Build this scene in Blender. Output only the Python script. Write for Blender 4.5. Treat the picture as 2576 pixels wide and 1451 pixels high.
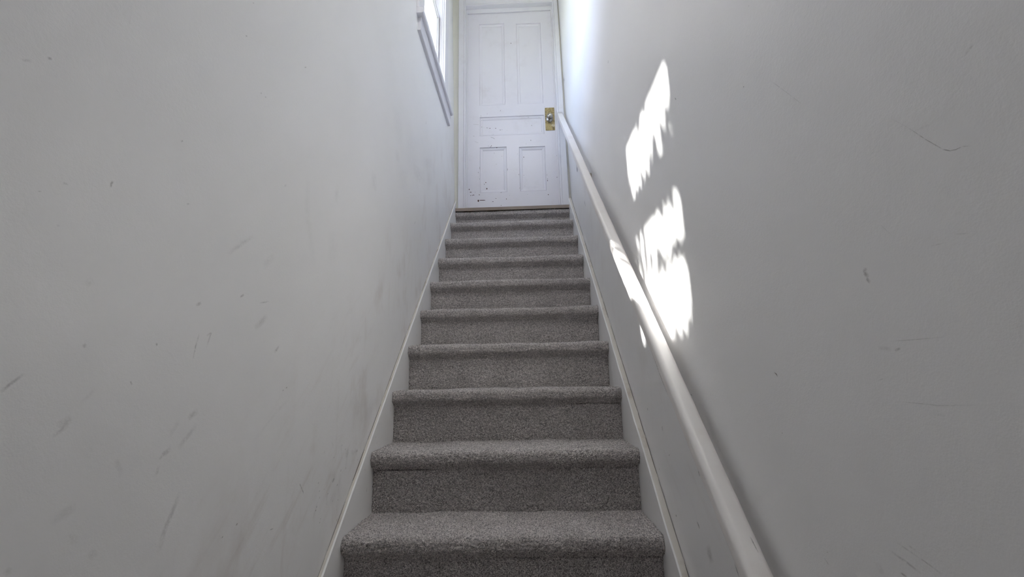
import bpy, bmesh, math, random
import numpy as np
from mathutils import Matrix, Vector

for o in list(bpy.data.objects):
    bpy.data.objects.remove(o, do_unlink=True)
SC = bpy.context.scene
COL = SC.collection
PI = math.pi

# ------------------------------------------------------------------ camera
cam_data = bpy.data.cameras.new('camera')
cam = bpy.data.objects.new('camera', cam_data)
COL.objects.link(cam)
yaw, pitch, roll = -0.031389, 0.203418, -0.020293
fw = Vector((math.sin(yaw) * math.cos(pitch), math.cos(yaw) * math.cos(pitch), math.sin(pitch)))
r0 = Vector((math.cos(yaw), -math.sin(yaw), 0))
u0 = r0.cross(fw)
rt = r0 * math.cos(roll) + u0 * math.sin(roll)
up = u0 * math.cos(roll) - r0 * math.sin(roll)
M = Matrix((rt, up, -fw)).transposed().to_4x4()
M.translation = Vector((0.09495, -1.21104, 0.70177))
cam.matrix_world = M
cam_data.sensor_fit = 'HORIZONTAL'
cam_data.sensor_width = 36.0
cam_data.lens = 36.0 * 1073.308 / 2576.0
cam_data.clip_start = 0.02
SC.camera = cam

# ------------------------------------------------------------------ light
SUN_DIR = Vector((1.0, -1.145, -2.08)).normalized()       # the way the sunlight travels
sun_data = bpy.data.lights.new('sun', 'SUN')
sun_data.energy = 160.0
sun_data.angle = math.radians(0.55)
sun_data.color = (1.0, 0.97, 0.92)
sun = bpy.data.objects.new('sun', sun_data)
COL.objects.link(sun)
sun.rotation_euler = (-SUN_DIR).to_track_quat('Z', 'Y').to_euler()

world = bpy.data.worlds.new('sky')
SC.world = world
world.use_nodes = True
nt = world.node_tree
nt.nodes.clear()
wo = nt.nodes.new('ShaderNodeOutputWorld')
bg = nt.nodes.new('ShaderNodeBackground')
sky = nt.nodes.new('ShaderNodeTexSky')
sky.sky_type = 'NISHITA'
sky.sun_disc = False
sky.sun_elevation = math.radians(53.9)
sky.sun_rotation = math.radians(-40)
sky.air_density = 1.0
sky.dust_density = 2.5
mixc = nt.nodes.new('ShaderNodeMix')
mixc.data_type = 'RGBA'
mixc.inputs[0].default_value = 0.45
mixc.inputs[7].default_value = (2.0, 2.2, 2.95, 1)      # thin bright cloud
nt.links.new(sky.outputs[0], mixc.inputs[6])
nt.links.new(mixc.outputs[2], bg.inputs[0])
bg.inputs[1].default_value = 3.6
nt.links.new(bg.outputs[0], wo.inputs[0])

def portal(name, loc, rot, sx, sy):
    d = bpy.data.lights.new(name, 'AREA')
    d.shape = 'RECTANGLE'
    d.size, d.size_y = sx, sy
    d.cycles.is_portal = True
    o = bpy.data.objects.new(name, d)
    COL.objects.link(o)
    o.location = loc
    o.rotation_euler = rot
    return o
portal('window_portal', (-0.66, 1.403, 3.46), (0, -PI / 2, 0), 1.2, 0.75)

SC.view_settings.view_transform = 'Standard'
SC.view_settings.look = 'None'
SC.view_settings.gamma = 1.0
SC.view_settings.use_curve_mapping = False
SC.view_settings.exposure = 0.32
SC.cycles.max_bounces = 9
SC.cycles.diffuse_bounces = 6
SC.cycles.transparent_max_bounces = 12
SC.cycles.sample_clamp_indirect = 8.0

# ------------------------------------------------------------------ sizes (metres)
RUN, RISE = 0.23, 0.21523
SLOPE = RISE / RUN
HW = 0.4968                      # half the carpet width
XL, XR, YB = -0.512, 0.522, 2.335
TOPZ = 10 * RISE
FLOORZ = -4 * RISE
CEILZ = 4.6
YBACK = -3.2
LEFT_MARKS=[([(-0.4369,0.5184),(-0.4482,0.4904),(-0.4605,0.4625),(-0.4654,0.4329)],0.003,0.3),([(-0.4179,0.6274),(-0.4384,0.6069),(-0.4551,0.5906)],0.0028,0.2),([(-0.4188,0.6529),(-0.4415,0.6387)],0.0034,0.25),([(-0.4846,0.5849),(-0.469,0.5954)],0.0025,0.3),([(-0.6595,0.65),(-0.641,0.6595)],0.0034,0.28),([(-0.6648,0.6366),(-0.6438,0.6509)],0.0017,0.2),([(-0.4398,0.7915),(-0.4443,0.7677),(-0.4462,0.7445)],0.0011,0.35),([(-0.4519,0.8483),(-0.4485,0.8419)],0.0038,0.45),([(-0.281,0.8176),(-0.2366,0.853)],0.0045,0.25),([(-0.1964,0.7679),(-0.1786,0.7868)],0.0022,0.5),([(-0.7272,0.6952),(-0.7208,0.7034),(-0.707,0.7169)],0.0012,0.28),([(-0.6449,0.7531),(-0.64,0.7566)],0.0017,0.35),([(-0.0293,0.4384),(-0.0021,0.4055)],0.0011,0.5),([(-0.2739,0.4169),(-0.272,0.4132)],0.0015,0.8),([(-0.3142,0.4061),(-0.3129,0.4034)],0.0011,0.7),([(-0.1456,0.6811),(-0.1438,0.6781)],0.0018,0.8),([(-0.1309,0.6873),(-0.129,0.6842)],0.0019,0.8),([(-0.5692,0.5949),(-0.5623,0.5831),(-0.5541,0.568)],0.0027,0.15),([(-0.4902,0.5706),(-0.4928,0.5564)],0.0017,0.3),([(-0.1501,0.365),(-0.1351,0.3628)],0.0009,0.4),([(-0.3397,0.8783),(-0.3276,0.8868)],0.0014,0.35),([(-0.5299,0.7645),(-0.5263,0.7661)],0.0014,0.4),([(-0.5612,0.7001),(-0.5652,0.7069)],0.0009,0.3),([(-0.6482,0.5326),(-0.6252,0.5408),(-0.6157,0.5457)],0.0042,0.16),([(-0.5882,0.4682),(-0.5755,0.4764)],0.0043,0.14),([(-0.6177,0.4989),(-0.6104,0.5088)],0.006,0.12),([(-0.4817,0.5915),(-0.4916,0.5788)],0.0017,0.3),([(-0.4223,0.7885),(-0.4101,0.7956),(-0.4184,0.7656)],0.0012,0.22),([(-0.2479,0.5705),(-0.1595,0.6335),(-0.1175,0.6555)],0.0027,0.08),([(-0.6362,0.6745),(-0.6152,0.6984)],0.0019,0.1),([(-0.4772,0.6138),(-0.4598,0.6387)],0.0027,0.12),([(-0.6854,0.4893),(-0.6796,0.4955)],0.0028,0.2),([(-0.6573,0.8377),(-0.6461,0.8466)],0.0033,0.14),([(-0.272,0.8774),(-0.234,0.8878)],0.0011,0.25),([(-0.1737,1.5742),(-0.1711,1.5713)],0.0034,0.8),([(-0.4142,1.4586),(-0.4125,1.4561)],0.002,0.6),([(-0.6466,0.9854),(-0.6468,0.9914),(-0.6446,0.9979)],0.001,0.45),([(-0.5064,1.0209),(-0.5051,1.0185)],0.0019,0.5),([(-0.5406,1.1236),(-0.5357,1.128)],0.001,0.45),([(-0.3453,1.3654),(-0.3434,1.3627)],0.0021,0.5),([(-0.3291,1.3669),(-0.3271,1.3642)],0.0022,0.5),([(-0.7086,0.964),(-0.7016,0.9649)],0.0011,0.25),([(-0.7788,1.0916),(-0.7689,1.0991)],0.0009,0.2),([(-0.7544,1.1145),(-0.7493,1.1179)],0.0011,0.3),([(-0.1134,1.2792),(-0.1018,1.1684),(-0.0335,1.0077)],0.0089,0.07),([(0.0674,1.1714),(0.0656,1.0443)],0.0186,0.07),([(0.3858,1.5398),(0.3971,1.4522)],0.0183,0.12),([(0.6716,1.7972),(0.6942,1.738)],0.0209,0.1),([(0.9257,2.0829),(0.9531,1.8178)],0.0747,0.08),([(0.7558,1.7707),(0.7885,1.6295)],0.0578,0.07),([(0.0725,1.3321),(0.0681,1.2631)],0.0081,0.1),([(-0.3938,0.9556),(-0.353,0.9974),(-0.3112,1.0244)],0.0035,0.08),([(-0.2727,0.9628),(-0.2329,1.002)],0.0056,0.1),([(0.6469,2.0107),(0.6932,1.8303)],0.0417,0.07),([(1.0921,1.9249),(1.1242,1.8304)],0.0706,0.1),([(1.2995,2.1001),(1.3323,2.0364)],0.0741,0.1),([(-0.3177,1.0222),(-0.3938,0.9556)],0.0026,0.1),([(-0.4052,1.5544),(-0.4038,1.5526)],0.0018,0.5),([(1.0292,1.556),(1.0359,1.5517)],0.0073,0.6),([(1.2283,2.3061),(1.2365,2.3032)],0.0101,0.5),([(-0.2202,1.1856),(-0.2114,1.1966)],0.0016,0.3),([(-0.7049,0.9048),(-0.7025,0.9078)],0.0009,0.25),([(-0.7322,0.9421),(-0.7315,0.9403)],0.0012,0.25),([(0.2517,0.4794),(0.2536,0.4766)],0.0018,0.7),([(0.2241,0.4963),(0.226,0.4935)],0.0018,0.7),([(0.352,0.4594),(0.3556,0.4544)],0.0034,0.7),([(0.1689,0.4686),(0.1707,0.466)],0.0017,0.7),([(0.0765,0.4155),(0.0781,0.4131)],0.0014,0.7),([(0.1146,0.3899),(0.1162,0.3873)],0.0015,0.7),([(0.0862,0.3915),(0.0878,0.389)],0.0014,0.7),([(0.1414,0.371),(0.1431,0.3683)],0.0015,0.7),([(0.2042,0.3815),(0.2067,0.3778)],0.0022,0.7),([(0.0886,0.3736),(0.0907,0.3703)],0.0019,0.7),([(0.0749,0.3532),(0.0769,0.3498)],0.0018,0.7),([(0.0704,0.3448),(0.072,0.3423)],0.0013,0.7),([(0.104,0.3135),(0.1056,0.3109)],0.0014,0.7),([(0.1001,0.3051),(0.1022,0.3016)],0.0018,0.7),([(0.2164,0.3344),(0.2183,0.3316)],0.0016,0.7),([(0.2102,0.3073),(0.212,0.3045)],0.0016,0.7),([(0.3618,0.4264),(0.364,0.4234)],0.0021,0.7),([(0.3105,0.4317),(0.3126,0.4288)],0.0019,0.7),([(0.2615,0.419),(0.2641,0.4153)],0.0024,0.7),([(0.2023,0.2708),(0.2047,0.2671)],0.0021,0.7),([(0.2163,0.2789),(0.2199,0.2733)],0.0032,0.7),([(0.177,0.341),(0.1787,0.3383)],0.0016,0.7),([(0.2249,0.4192),(0.2274,0.4155)],0.0023,0.7),([(0.1713,0.4037),(0.176,0.3966)],0.0043,0.7),([(0.3171,0.4661),(0.3111,0.4474)],0.0097,0.16),([(0.3485,0.4645),(0.3375,0.4461)],0.0075,0.2),([(0.2833,0.4943),(0.2615,0.4165)],0.0051,0.13),([(0.1742,0.4235),(0.1749,0.394)],0.0122,0.14),([(0.227,0.4126),(0.2128,0.3556)],0.0048,0.14),([(0.1371,0.3743),(0.1397,0.3344)],0.0032,0.12),([(0.0784,0.3674),(0.0562,0.3211)],0.0023,0.2),([(0.1466,0.5171),(0.1599,0.4972)],0.0027,0.12),([(0.0993,0.4981),(0.1039,0.4888)],0.0027,0.15),([(0.2139,0.5043),(0.2294,0.4491)],0.0026,0.12),([(0.2645,0.4809),(0.2613,0.4465)],0.0081,0.14)]
RIGHT_MARKS=[([(-0.5546,1.1878),(-0.5891,1.1395),(-0.6196,1.0958)],0.0005,0.3),([(-0.7511,0.9878),(-0.7713,0.9608),(-0.7866,0.9377),(-0.8011,0.918),(-0.807,0.9133),(-0.8124,0.9115),(-0.8189,0.9111),(-0.8278,0.9067)],0.0004,0.5),([(-0.8498,0.9986),(-0.8401,0.994)],0.001,0.28),([(-0.6778,0.8265),(-0.6749,0.8211),(-0.6792,0.8132)],0.0025,0.4),([(-0.476,1.2359),(-0.4765,1.2323)],0.0019,0.8),([(-0.4669,1.1947),(-0.4673,1.192)],0.0012,0.6),([(-0.7922,0.8312),(-0.8053,0.8275)],0.0004,0.25),([(-0.7639,0.8273),(-0.7824,0.8256)],0.0004,0.14),([(-0.7108,0.8713),(-0.7241,0.8524)],0.0006,0.12),([(-0.5291,1.3647),(-0.5295,1.3619)],0.001,0.6),([(-0.6806,1.1463),(-0.6807,1.1444)],0.0007,0.4),([(-0.6612,0.866),(-0.6613,0.8644)],0.0007,0.4),([(-0.7982,0.95),(-0.779,0.9532)],0.0014,0.06),([(-0.6758,0.8131),(-0.6807,0.8062)],0.0019,0.35),([(-0.6959,0.7222),(-0.7049,0.7249)],0.0013,0.45),([(-0.4432,0.7001),(-0.4487,0.6973),(-0.4524,0.6924)],0.0012,0.75),([(-0.6659,0.6885),(-0.6719,0.6905)],0.0005,0.3),([(-0.6844,0.6646),(-0.7123,0.6642),(-0.736,0.6634),(-0.777,0.6664)],0.0005,0.25),([(-0.6923,0.7334),(-0.7222,0.7328),(-0.76,0.7324)],0.0004,0.25),([(-0.6929,0.724),(-0.6729,0.7277)],0.002,0.12),([(-0.5142,0.445),(-0.5146,0.443)],0.0013,0.8),([(-0.6458,0.5027),(-0.6667,0.4988),(-0.6858,0.4948),(-0.6999,0.4907)],0.0009,0.35),([(-0.634,0.4897),(-0.6556,0.4856),(-0.6751,0.4805)],0.0013,0.3),([(-0.6436,0.4698),(-0.653,0.4692)],0.0012,0.5),([(-0.5047,0.4325),(-0.516,0.4256)],0.0014,0.25),([(-0.6605,0.5061),(-0.6776,0.5018)],0.0011,0.2),([(-0.6104,0.4678),(-0.6137,0.4555)],0.0052,0.1),([(-0.4417,0.6003),(-0.4421,0.5984)],0.0012,0.5),([(-0.7259,0.6549),(-0.7414,0.6531)],0.0013,0.08),([(0.3922,0.5815),(0.3847,0.5743)],0.0041,0.6),([(0.1854,0.4585),(0.1839,0.4559)],0.0038,0.8),([(0.2302,0.5379),(0.2313,0.5212)],0.0042,0.3),([(0.0029,0.3278),(-0.0126,0.3141)],0.0032,0.45),([(-0.0515,0.29),(-0.0606,0.2756),(-0.0709,0.2569)],0.0138,0.22),([(0.3039,0.3944),(0.3024,0.3924)],0.0035,0.5),([(0.1713,0.2942),(0.1687,0.2883)],0.0039,0.5),([(0.273,0.3183),(0.2717,0.3164)],0.0034,0.4),([(1.8324,2.2468),(1.8663,2.2307)],0.0685,0.95),([(1.5841,1.8861),(1.5292,1.8194)],0.0072,0.3),([(2.7185,2.2986),(2.721,2.2094)],0.0429,0.2),([(0.5907,2.1676),(0.581,2.1661)],0.0056,0.5),([(2.2513,3.3789),(2.3011,3.3631)],0.025,0.6),([(-0.1488,1.4455),(-0.1579,1.4328)],0.0016,0.5),([(0.0088,1.0644),(0.0062,1.0612)],0.0019,0.8),([(-0.0902,0.8858),(-0.0923,0.8834)],0.0019,0.6)]
DOOR_MARKS=[([(-0.3044,2.2647),(-0.3045,2.2442)],0.0067,0.9),([(-0.3824,2.3404),(-0.3645,2.3397)],0.0032,0.9),([(-0.3868,2.3732),(-0.3868,2.3604)],0.003,1),([(-0.3541,2.3116),(-0.3407,2.3111)],0.0032,0.9),([(-0.3771,2.3068),(-0.3697,2.3066)],0.0032,0.9),([(-0.3585,2.3117),(-0.3585,2.3038)],0.003,0.9),([(-0.2998,2.312),(-0.2908,2.3117)],0.0032,0.9),([(-0.1809,2.2423),(-0.1661,2.2417)],0.0024,0.9),([(-0.151,2.2719),(-0.1406,2.2716)],0.0024,0.9),([(-0.0512,2.2676),(-0.0514,2.2582)],0.003,0.9),([(-0.1032,2.2035),(-0.0973,2.2033)],0.0031,0.9),([(-0.2279,2.3818),(-0.228,2.3674)],0.0052,1),([(-0.2371,2.4398),(-0.2372,2.4302)],0.0037,0.9),([(-0.25,2.4242),(-0.25,2.413)],0.0022,0.7),([(-0.1058,2.3265),(-0.091,2.3259)],0.0016,0.7),([(0.1142,2.6782),(0.1139,2.6683)],0.003,0.9),([(0.3231,2.4311),(0.3227,2.4215)],0.003,0.9),([(0.3205,2.4424),(0.3264,2.4421)],0.0032,0.8),([(0.3209,2.2914),(0.3297,2.2911)],0.0039,0.9),([(-0.1843,2.791),(-0.1782,2.7907)],0.0033,0.8),([(-0.2102,2.7887),(-0.2056,2.7885)],0.0025,0.7),([(-0.1981,2.7807),(-0.1829,2.7801)],0.0025,0.7),([(-0.1351,2.7749),(-0.1275,2.7746)],0.0025,0.9),([(-0.1592,2.7253),(-0.1546,2.7251)],0.0025,0.7),([(-0.0893,2.6895),(-0.0847,2.6893)],0.0025,0.6),([(0.1842,2.8368),(0.184,2.8302)],0.0023,0.8),([(-0.2918,2.5875),(-0.292,2.5582)],0.0015,0.6),([(-0.0372,2.5599),(-0.0376,2.5372)],0.0022,0.6),([(-0.3034,2.5335),(-0.3034,2.527)],0.0023,0.8),([(-0.2924,2.4692),(-0.2924,2.4611)],0.0015,0.7),([(-0.3324,2.3434),(-0.3324,2.3338)],0.0015,0.4),([(-0.3449,2.8972),(-0.3403,2.897)],0.0025,0.6),([(0.0559,2.7002),(0.0604,2.7)],0.0025,0.5),([(0.1087,2.4945),(0.1132,2.4943)],0.0024,0.7),([(0.1157,2.3876),(0.1201,2.3874)],0.0024,0.6),([(0.0664,2.5009),(0.0661,2.4912)],0.0022,0.6),([(0.0692,2.3678),(0.069,2.3599)],0.0022,0.5),([(0.4159,2.6728),(0.4156,2.6663)],0.0022,0.7),([(0.4187,2.7228),(0.4183,2.7146)],0.0015,0.6),([(0.4063,2.4568),(0.4122,2.4566)],0.0032,0.9),([(-0.0248,2.2959),(-0.0204,2.2957)],0.0024,0.4),([(0.1356,2.302),(0.14,2.3018)],0.0024,0.4),([(-0.1424,2.6136),(-0.1363,2.6134)],0.0033,0.35),([(0.32,2.4905),(0.3195,2.4745)],0.0015,0.5),([(0.1377,2.7979),(0.1422,2.7977)],0.0017,0.4),([(-0.2978,2.259),(-0.24,2.2577)],0.0034,0.85),([(-0.2798,3.103),(-0.2744,3.1028)],0.0026,0.9),([(-0.2189,3.1228),(-0.2142,3.1226)],0.0026,0.6),([(-0.0938,3.1509),(-0.0884,3.1507)],0.003,0.8),([(-0.0973,3.1425),(-0.0939,3.1423)],0.0015,0.5),([(-0.1984,2.9803),(-0.1904,2.98)],0.0037,0.95),([(-0.1439,2.9776),(-0.1372,2.9773)],0.0037,0.95),([(-0.273,2.9927),(-0.2677,2.9924)],0.0029,0.8),([(-0.2284,2.9849),(-0.2137,2.9843)],0.0022,0.7),([(-0.2097,2.9826),(-0.2057,2.9824)],0.0018,0.6),([(-0.1069,2.9584),(-0.0896,2.9577)],0.0022,0.7),([(-0.0863,2.959),(-0.077,2.9586)],0.0018,0.5),([(-0.1629,2.9106),(-0.1576,2.9104)],0.0022,0.7),([(-0.1755,2.9075),(-0.1716,2.9073)],0.0022,0.6),([(0.1931,2.9927),(0.1991,2.9925)],0.0033,0.9),([(0.1833,2.8352),(0.1831,2.8287)],0.002,0.8),([(-0.1824,2.7916),(-0.1771,2.7914)],0.0029,0.8),([(-0.2104,2.7895),(-0.2071,2.7893)],0.0018,0.6),([(-0.1367,2.7742),(-0.1275,2.7739)],0.0022,0.9),([(-0.193,2.7787),(-0.1864,2.7784)],0.0014,0.7),([(-0.2537,2.9907),(-0.2483,2.9905)],0.0015,0.4),([(-0.274,3.0593),(-0.2673,3.059)],0.0022,0.5),([(-0.0366,2.9496),(-0.0327,2.9494)],0.0018,0.4),([(0.1369,2.7985),(0.1422,2.7983)],0.0018,0.4),([(-0.3473,2.8975),(-0.342,2.8972)],0.0022,0.4),([(0.1652,3.0744),(0.1718,3.0741)],0.0015,0.7),([(0.2648,3.0701),(0.2714,3.0698)],0.0015,0.6),([(0.3233,3.1758),(0.3232,3.1714)],0.0017,0.5),([(-0.1871,2.8792),(-0.1657,2.8717),(-0.1476,2.8593)],0.0028,0.35),([(-0.3381,2.8425),(-0.3017,2.8257)],0.0024,0.2),([(-0.3511,3.0189),(-0.2943,3.0109)],0.002,0.25),([(0.0176,3.8779),(0.023,3.8776)],0.0054,0.95)]
# ------------------------------------------------------------------ helpers
def tag(o, label, cat, kind=None, group=None):
    o['label'] = label
    o['category'] = cat
    if kind: o['kind'] = kind
    if group: o['group'] = group
    return o

def link_mesh(name, me, mats, parent=None):
    o = bpy.data.objects.new(name, me)
    COL.objects.link(o)
    for m in mats: me.materials.append(m)
    if parent is not None:
        o.parent = parent
        o.matrix_parent_inverse = parent.matrix_basis.inverted()
    return o

def obj(name, bm, mats, parent=None, smooth=False, bevel=0.0, seg=2):
    if not isinstance(mats, (list, tuple)): mats = [mats]
    bmesh.ops.recalc_face_normals(bm, faces=bm.faces)
    me = bpy.data.meshes.new(name)
    bm.to_mesh(me); bm.free()
    if smooth:
        for p in me.polygons: p.use_smooth = True
    o = link_mesh(name, me, mats, parent)
    if bevel:
        md = o.modifiers.new('bevel', 'BEVEL')
        md.width = bevel; md.segments = seg; md.limit_method = 'ANGLE'; md.angle_limit = math.radians(35)
        md.harden_normals = False
    return o

def box(bm, x0, x1, y0, y1, z0, z1):
    v = [bm.verts.new(p) for p in ((x0, y0, z0), (x1, y0, z0), (x1, y1, z0), (x0, y1, z0), (x0, y0, z1), (x1, y0, z1), (x1, y1, z1), (x0, y1, z1))]
    for f in ((0, 3, 2, 1), (4, 5, 6, 7), (0, 1, 5, 4), (1, 2, 6, 5), (2, 3, 7, 6), (3, 0, 4, 7)):
        bm.faces.new([v[i] for i in f])

def prism_x(bm, prof, x0, x1):
    """closed (y, z) outline pushed from x0 to x1"""
    a = [bm.verts.new((x0, y, z)) for y, z in prof]
    b = [bm.verts.new((x1, y, z)) for y, z in prof]
    n = len(prof)
    bm.faces.new(a); bm.faces.new(b[::-1])
    for i in range(n):
        bm.faces.new((a[i], b[i], b[(i + 1) % n], a[(i + 1) % n]))

def prism_z(bm, prof, z0, z1):
    a = [bm.verts.new((x, y, z0)) for x, y in prof]
    b = [bm.verts.new((x, y, z1)) for x, y in prof]
    n = len(prof)
    bm.faces.new(a[::-1]); bm.faces.new(b)
    for i in range(n):
        bm.faces.new((a[i], a[(i + 1) % n], b[(i + 1) % n], b[i]))

def prism_y(bm, prof, y0, y1):
    a = [bm.verts.new((x, y0, z)) for x, z in prof]
    b = [bm.verts.new((x, y1, z)) for x, z in prof]
    n = len(prof)
    bm.faces.new(a); bm.faces.new(b[::-1])
    for i in range(n):
        bm.faces.new((a[i], b[i], b[(i + 1) % n], a[(i + 1) % n]))

def lathe(bm, prof, seg=48):
    """(radius, height) profile turned about z"""
    rings = []
    for r, h in prof:
        if r < 1e-6: rings.append([bm.verts.new((0, 0, h))])
        else: rings.append([bm.verts.new((r * math.cos(2 * PI * i / seg), r * math.sin(2 * PI * i / seg), h)) for i in range(seg)])
    for a, b in zip(rings, rings[1:]):
        for i in range(seg):
            j = (i + 1) % seg
            if len(a) == 1 and len(b) > 1: bm.faces.new((a[0], b[i], b[j]))
            elif len(b) == 1 and len(a) > 1: bm.faces.new((a[i], a[j], b[0]))
            elif len(a) > 1: bm.faces.new((a[i], a[j], b[j], b[i]))

def sstep(a, b, x):
    t = max(0.0, min(1.0, (x - a) / (b - a)))
    return t * t * (3 - 2 * t)

def decals(bm, marks, to3d, slot):
    """soft scuffs and chips lying on a surface; uv.x runs across (-1..1), uv.y along (0..1), 'strength' in a colour layer"""
    uvl = bm.loops.layers.uv.get('mark') or bm.loops.layers.uv.new('mark')
    cl = bm.loops.layers.float_color.get('strength') or bm.loops.layers.float_color.new('strength')
    for k, (pts, hw, s) in enumerate(marks):
        P = [Vector(p) for p in pts]
        d0 = (P[-1] - P[0])
        if d0.length < 1e-6: continue
        # resample
        Q = []
        for a, b in zip(P, P[1:]):
            n = 4
            Q += [a.lerp(b, i / n) for i in range(n)]
        Q.append(P[-1])
        rows = []
        for i, q in enumerate(Q):
            t = (Q[min(i + 1, len(Q) - 1)] - Q[max(i - 1, 0)]).normalized()
            nrm = Vector((-t.y, t.x)) * hw * 1.5
            rows.append([bm.verts.new(to3d(*(q + nrm * u), k)) for u in (-1, 0, 1)])
        N = len(rows) - 1
        for i in range(N):
            for j in range(2):
                f = bm.faces.new((rows[i][j], rows[i][j + 1], rows[i + 1][j + 1], rows[i + 1][j]))
                f.material_index = slot
                for lp, (uu, vv) in zip(f.loops, ((j - 1, i / N), (j, i / N), (j, (i + 1) / N), (j - 1, (i + 1) / N))):
                    lp[uvl].uv = (uu, vv)
                    lp[cl] = (s, s, s, 1)

# ------------------------------------------------------------------ materials
class NB:
    def __init__(s, name):
        s.m = bpy.data.materials.new(name); s.m.use_nodes = True
        s.t = s.m.node_tree; s.t.nodes.clear()
        s.out = s.n('ShaderNodeOutputMaterial')
    def n(s, t, **kw):
        x = s.t.nodes.new(t)
        for k, v in kw.items(): setattr(x, k, v)
        return x
    def l(s, a, b): s.t.links.new(a, b)
    def pos(s, scale=(1, 1, 1)):
        g = s.n('ShaderNodeNewGeometry'); mp = s.n('ShaderNodeVectorMath', operation='MULTIPLY')
        mp.inputs[1].default_value = scale
        s.l(g.outputs['Position'], mp.inputs[0]); return mp.outputs[0]
    def noise(s, vec, scale, detail=4, rough=0.55):
        x = s.n('ShaderNodeTexNoise'); x.inputs['Scale'].default_value = scale
        x.inputs['Detail'].default_value = detail; x.inputs['Roughness'].default_value = rough
        s.l(vec, x.inputs['Vector']); return x.outputs['Fac']
    def rng(s, v, a, b, c=0.0, d=1.0, smooth=True):
        x = s.n('ShaderNodeMapRange'); x.interpolation_type = 'SMOOTHSTEP' if smooth else 'LINEAR'
        x.inputs[1].default_value = a; x.inputs[2].default_value = b; x.inputs[3].default_value = c; x.inputs[4].default_value = d
        s.l(v, x.inputs[0]); return x.outputs[0]
    def math(s, op, a, b=None):
        x = s.n('ShaderNodeMath', operation=op)
        for i, v in enumerate((a, b)):
            if v is None: continue
            if hasattr(v, 'links'): s.l(v, x.inputs[i])
            else: x.inputs[i].default_value = v
        return x.outputs[0]
    def mix(s, f, a, b):
        x = s.n('ShaderNodeMix', data_type='RGBA')
        for i, v in ((0, f), (6, a), (7, b)):
            if hasattr(v, 'links'): s.l(v, x.inputs[i])
            elif i == 0: x.inputs[0].default_value = v
            else: x.inputs[i].default_value = (*v, 1)
        return x.outputs[2]
    def bump(s, h, strength, dist, normal=None):
        x = s.n('ShaderNodeBump'); x.inputs['Strength'].default_value = strength; x.inputs['Distance'].default_value = dist
        s.l(h, x.inputs['Height'])
        if normal is not None: s.l(normal, x.inputs['Normal'])
        return x.outputs[0]
    def bsdf(s, col, rough=0.5, spec=0.5, metal=0.0, normal=None):
        b = s.n('ShaderNodeBsdfPrincipled')
        for nm, v in (('Base Color', col), ('Roughness', rough), ('Metallic', metal), ('Specular IOR Level', spec)):
            if hasattr(v, 'links'): s.l(v, b.inputs[nm])
            else: b.inputs[nm].default_value = (*v, 1) if nm == 'Base Color' else v
        if normal is not None: s.l(normal, b.inputs['Normal'])
        s.l(b.outputs[0], s.out.inputs[0]); return b

def wall_paint(name, base, dirt_amt):
    b = NB(name); p = b.pos()
    big = b.noise(p, 1.3, 4)
    col = b.mix(b.rng(big, .3, .7), base, tuple(c * k for c, k in zip(base, (.955, .955, .95))))
    # rubbed-in dirt: upright streaks, thickest near the stairs
    sep = b.n('ShaderNodeSeparateXYZ'); b.l(p, sep.inputs[0])
    off = b.math('SUBTRACT', sep.outputs[2], b.math('MULTIPLY', sep.outputs[1], SLOPE))
    band = b.math('MULTIPLY', b.rng(off, 1.05, .35), b.rng(off, -.05, .12))
    st = b.noise(b.pos((1, 9, 1.6)), 2.2, 5, .6)
    sm = b.noise(b.pos((1, 2.2, 1.4)), 2.6, 5, .6)
    cx = b.n('ShaderNodeCombineXYZ')
    al_ = b.math('ADD', b.math('MULTIPLY', sep.outputs[1], .73), b.math('MULTIPLY', sep.outputs[2], .68))
    ac_ = b.math('SUBTRACT', b.math('MULTIPLY', sep.outputs[2], .73), b.math('MULTIPLY', sep.outputs[1], .68))
    b.l(b.math('MULTIPLY', al_, 2.2), cx.inputs[0]); b.l(b.math('MULTIPLY', ac_, 11.0), cx.inputs[1])
    dg = b.noise(cx.outputs[0], 1.6, 5, .62)
    low = b.rng(sep.outputs[1], .75, -.1)
    d = b.math('MULTIPLY', b.math('ADD', b.math('MULTIPLY', b.math('MULTIPLY', b.rng(dg, .5, .76), .5), low), b.math('ADD', b.math('MULTIPLY', b.rng(st, .54, .8), .32), b.math('MULTIPLY', b.rng(sm, .48, .78), .6))), band)
    col = b.mix(b.math('MULTIPLY', d, dirt_amt), col, tuple(c * k for c, k in zip(base, (.64, .575, .53))))
    n1 = b.noise(p, 150, 3, .5); n2 = b.noise(p, 420, 2, .5); n3 = b.noise(p, 3.0, 3)
    nrm = b.bump(n3, .25, .006)
    nrm = b.bump(b.math('ADD', n1, b.math('MULTIPLY', n2, .6)), .18, .0015, nrm)
    b.bsdf(col, b.rng(big, .2, .8, .34, .44), .5, 0, nrm)
    return b.m

def paint(name, base, rough=.35, dirt=(.5, .44, .38), amt=.25, bump=.15):
    b = NB(name); p = b.pos()
    n = b.noise(p, 6, 6, .65)
    col = b.mix(b.math('MULTIPLY', b.rng(n, .52, .8), amt), base, tuple(x * y for x, y in zip(base, dirt)))
    nrm = b.bump(b.noise(p, 45, 4), bump, .002)
    b.bsdf(col, rough, .5, 0, nrm)
    return b.m

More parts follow.
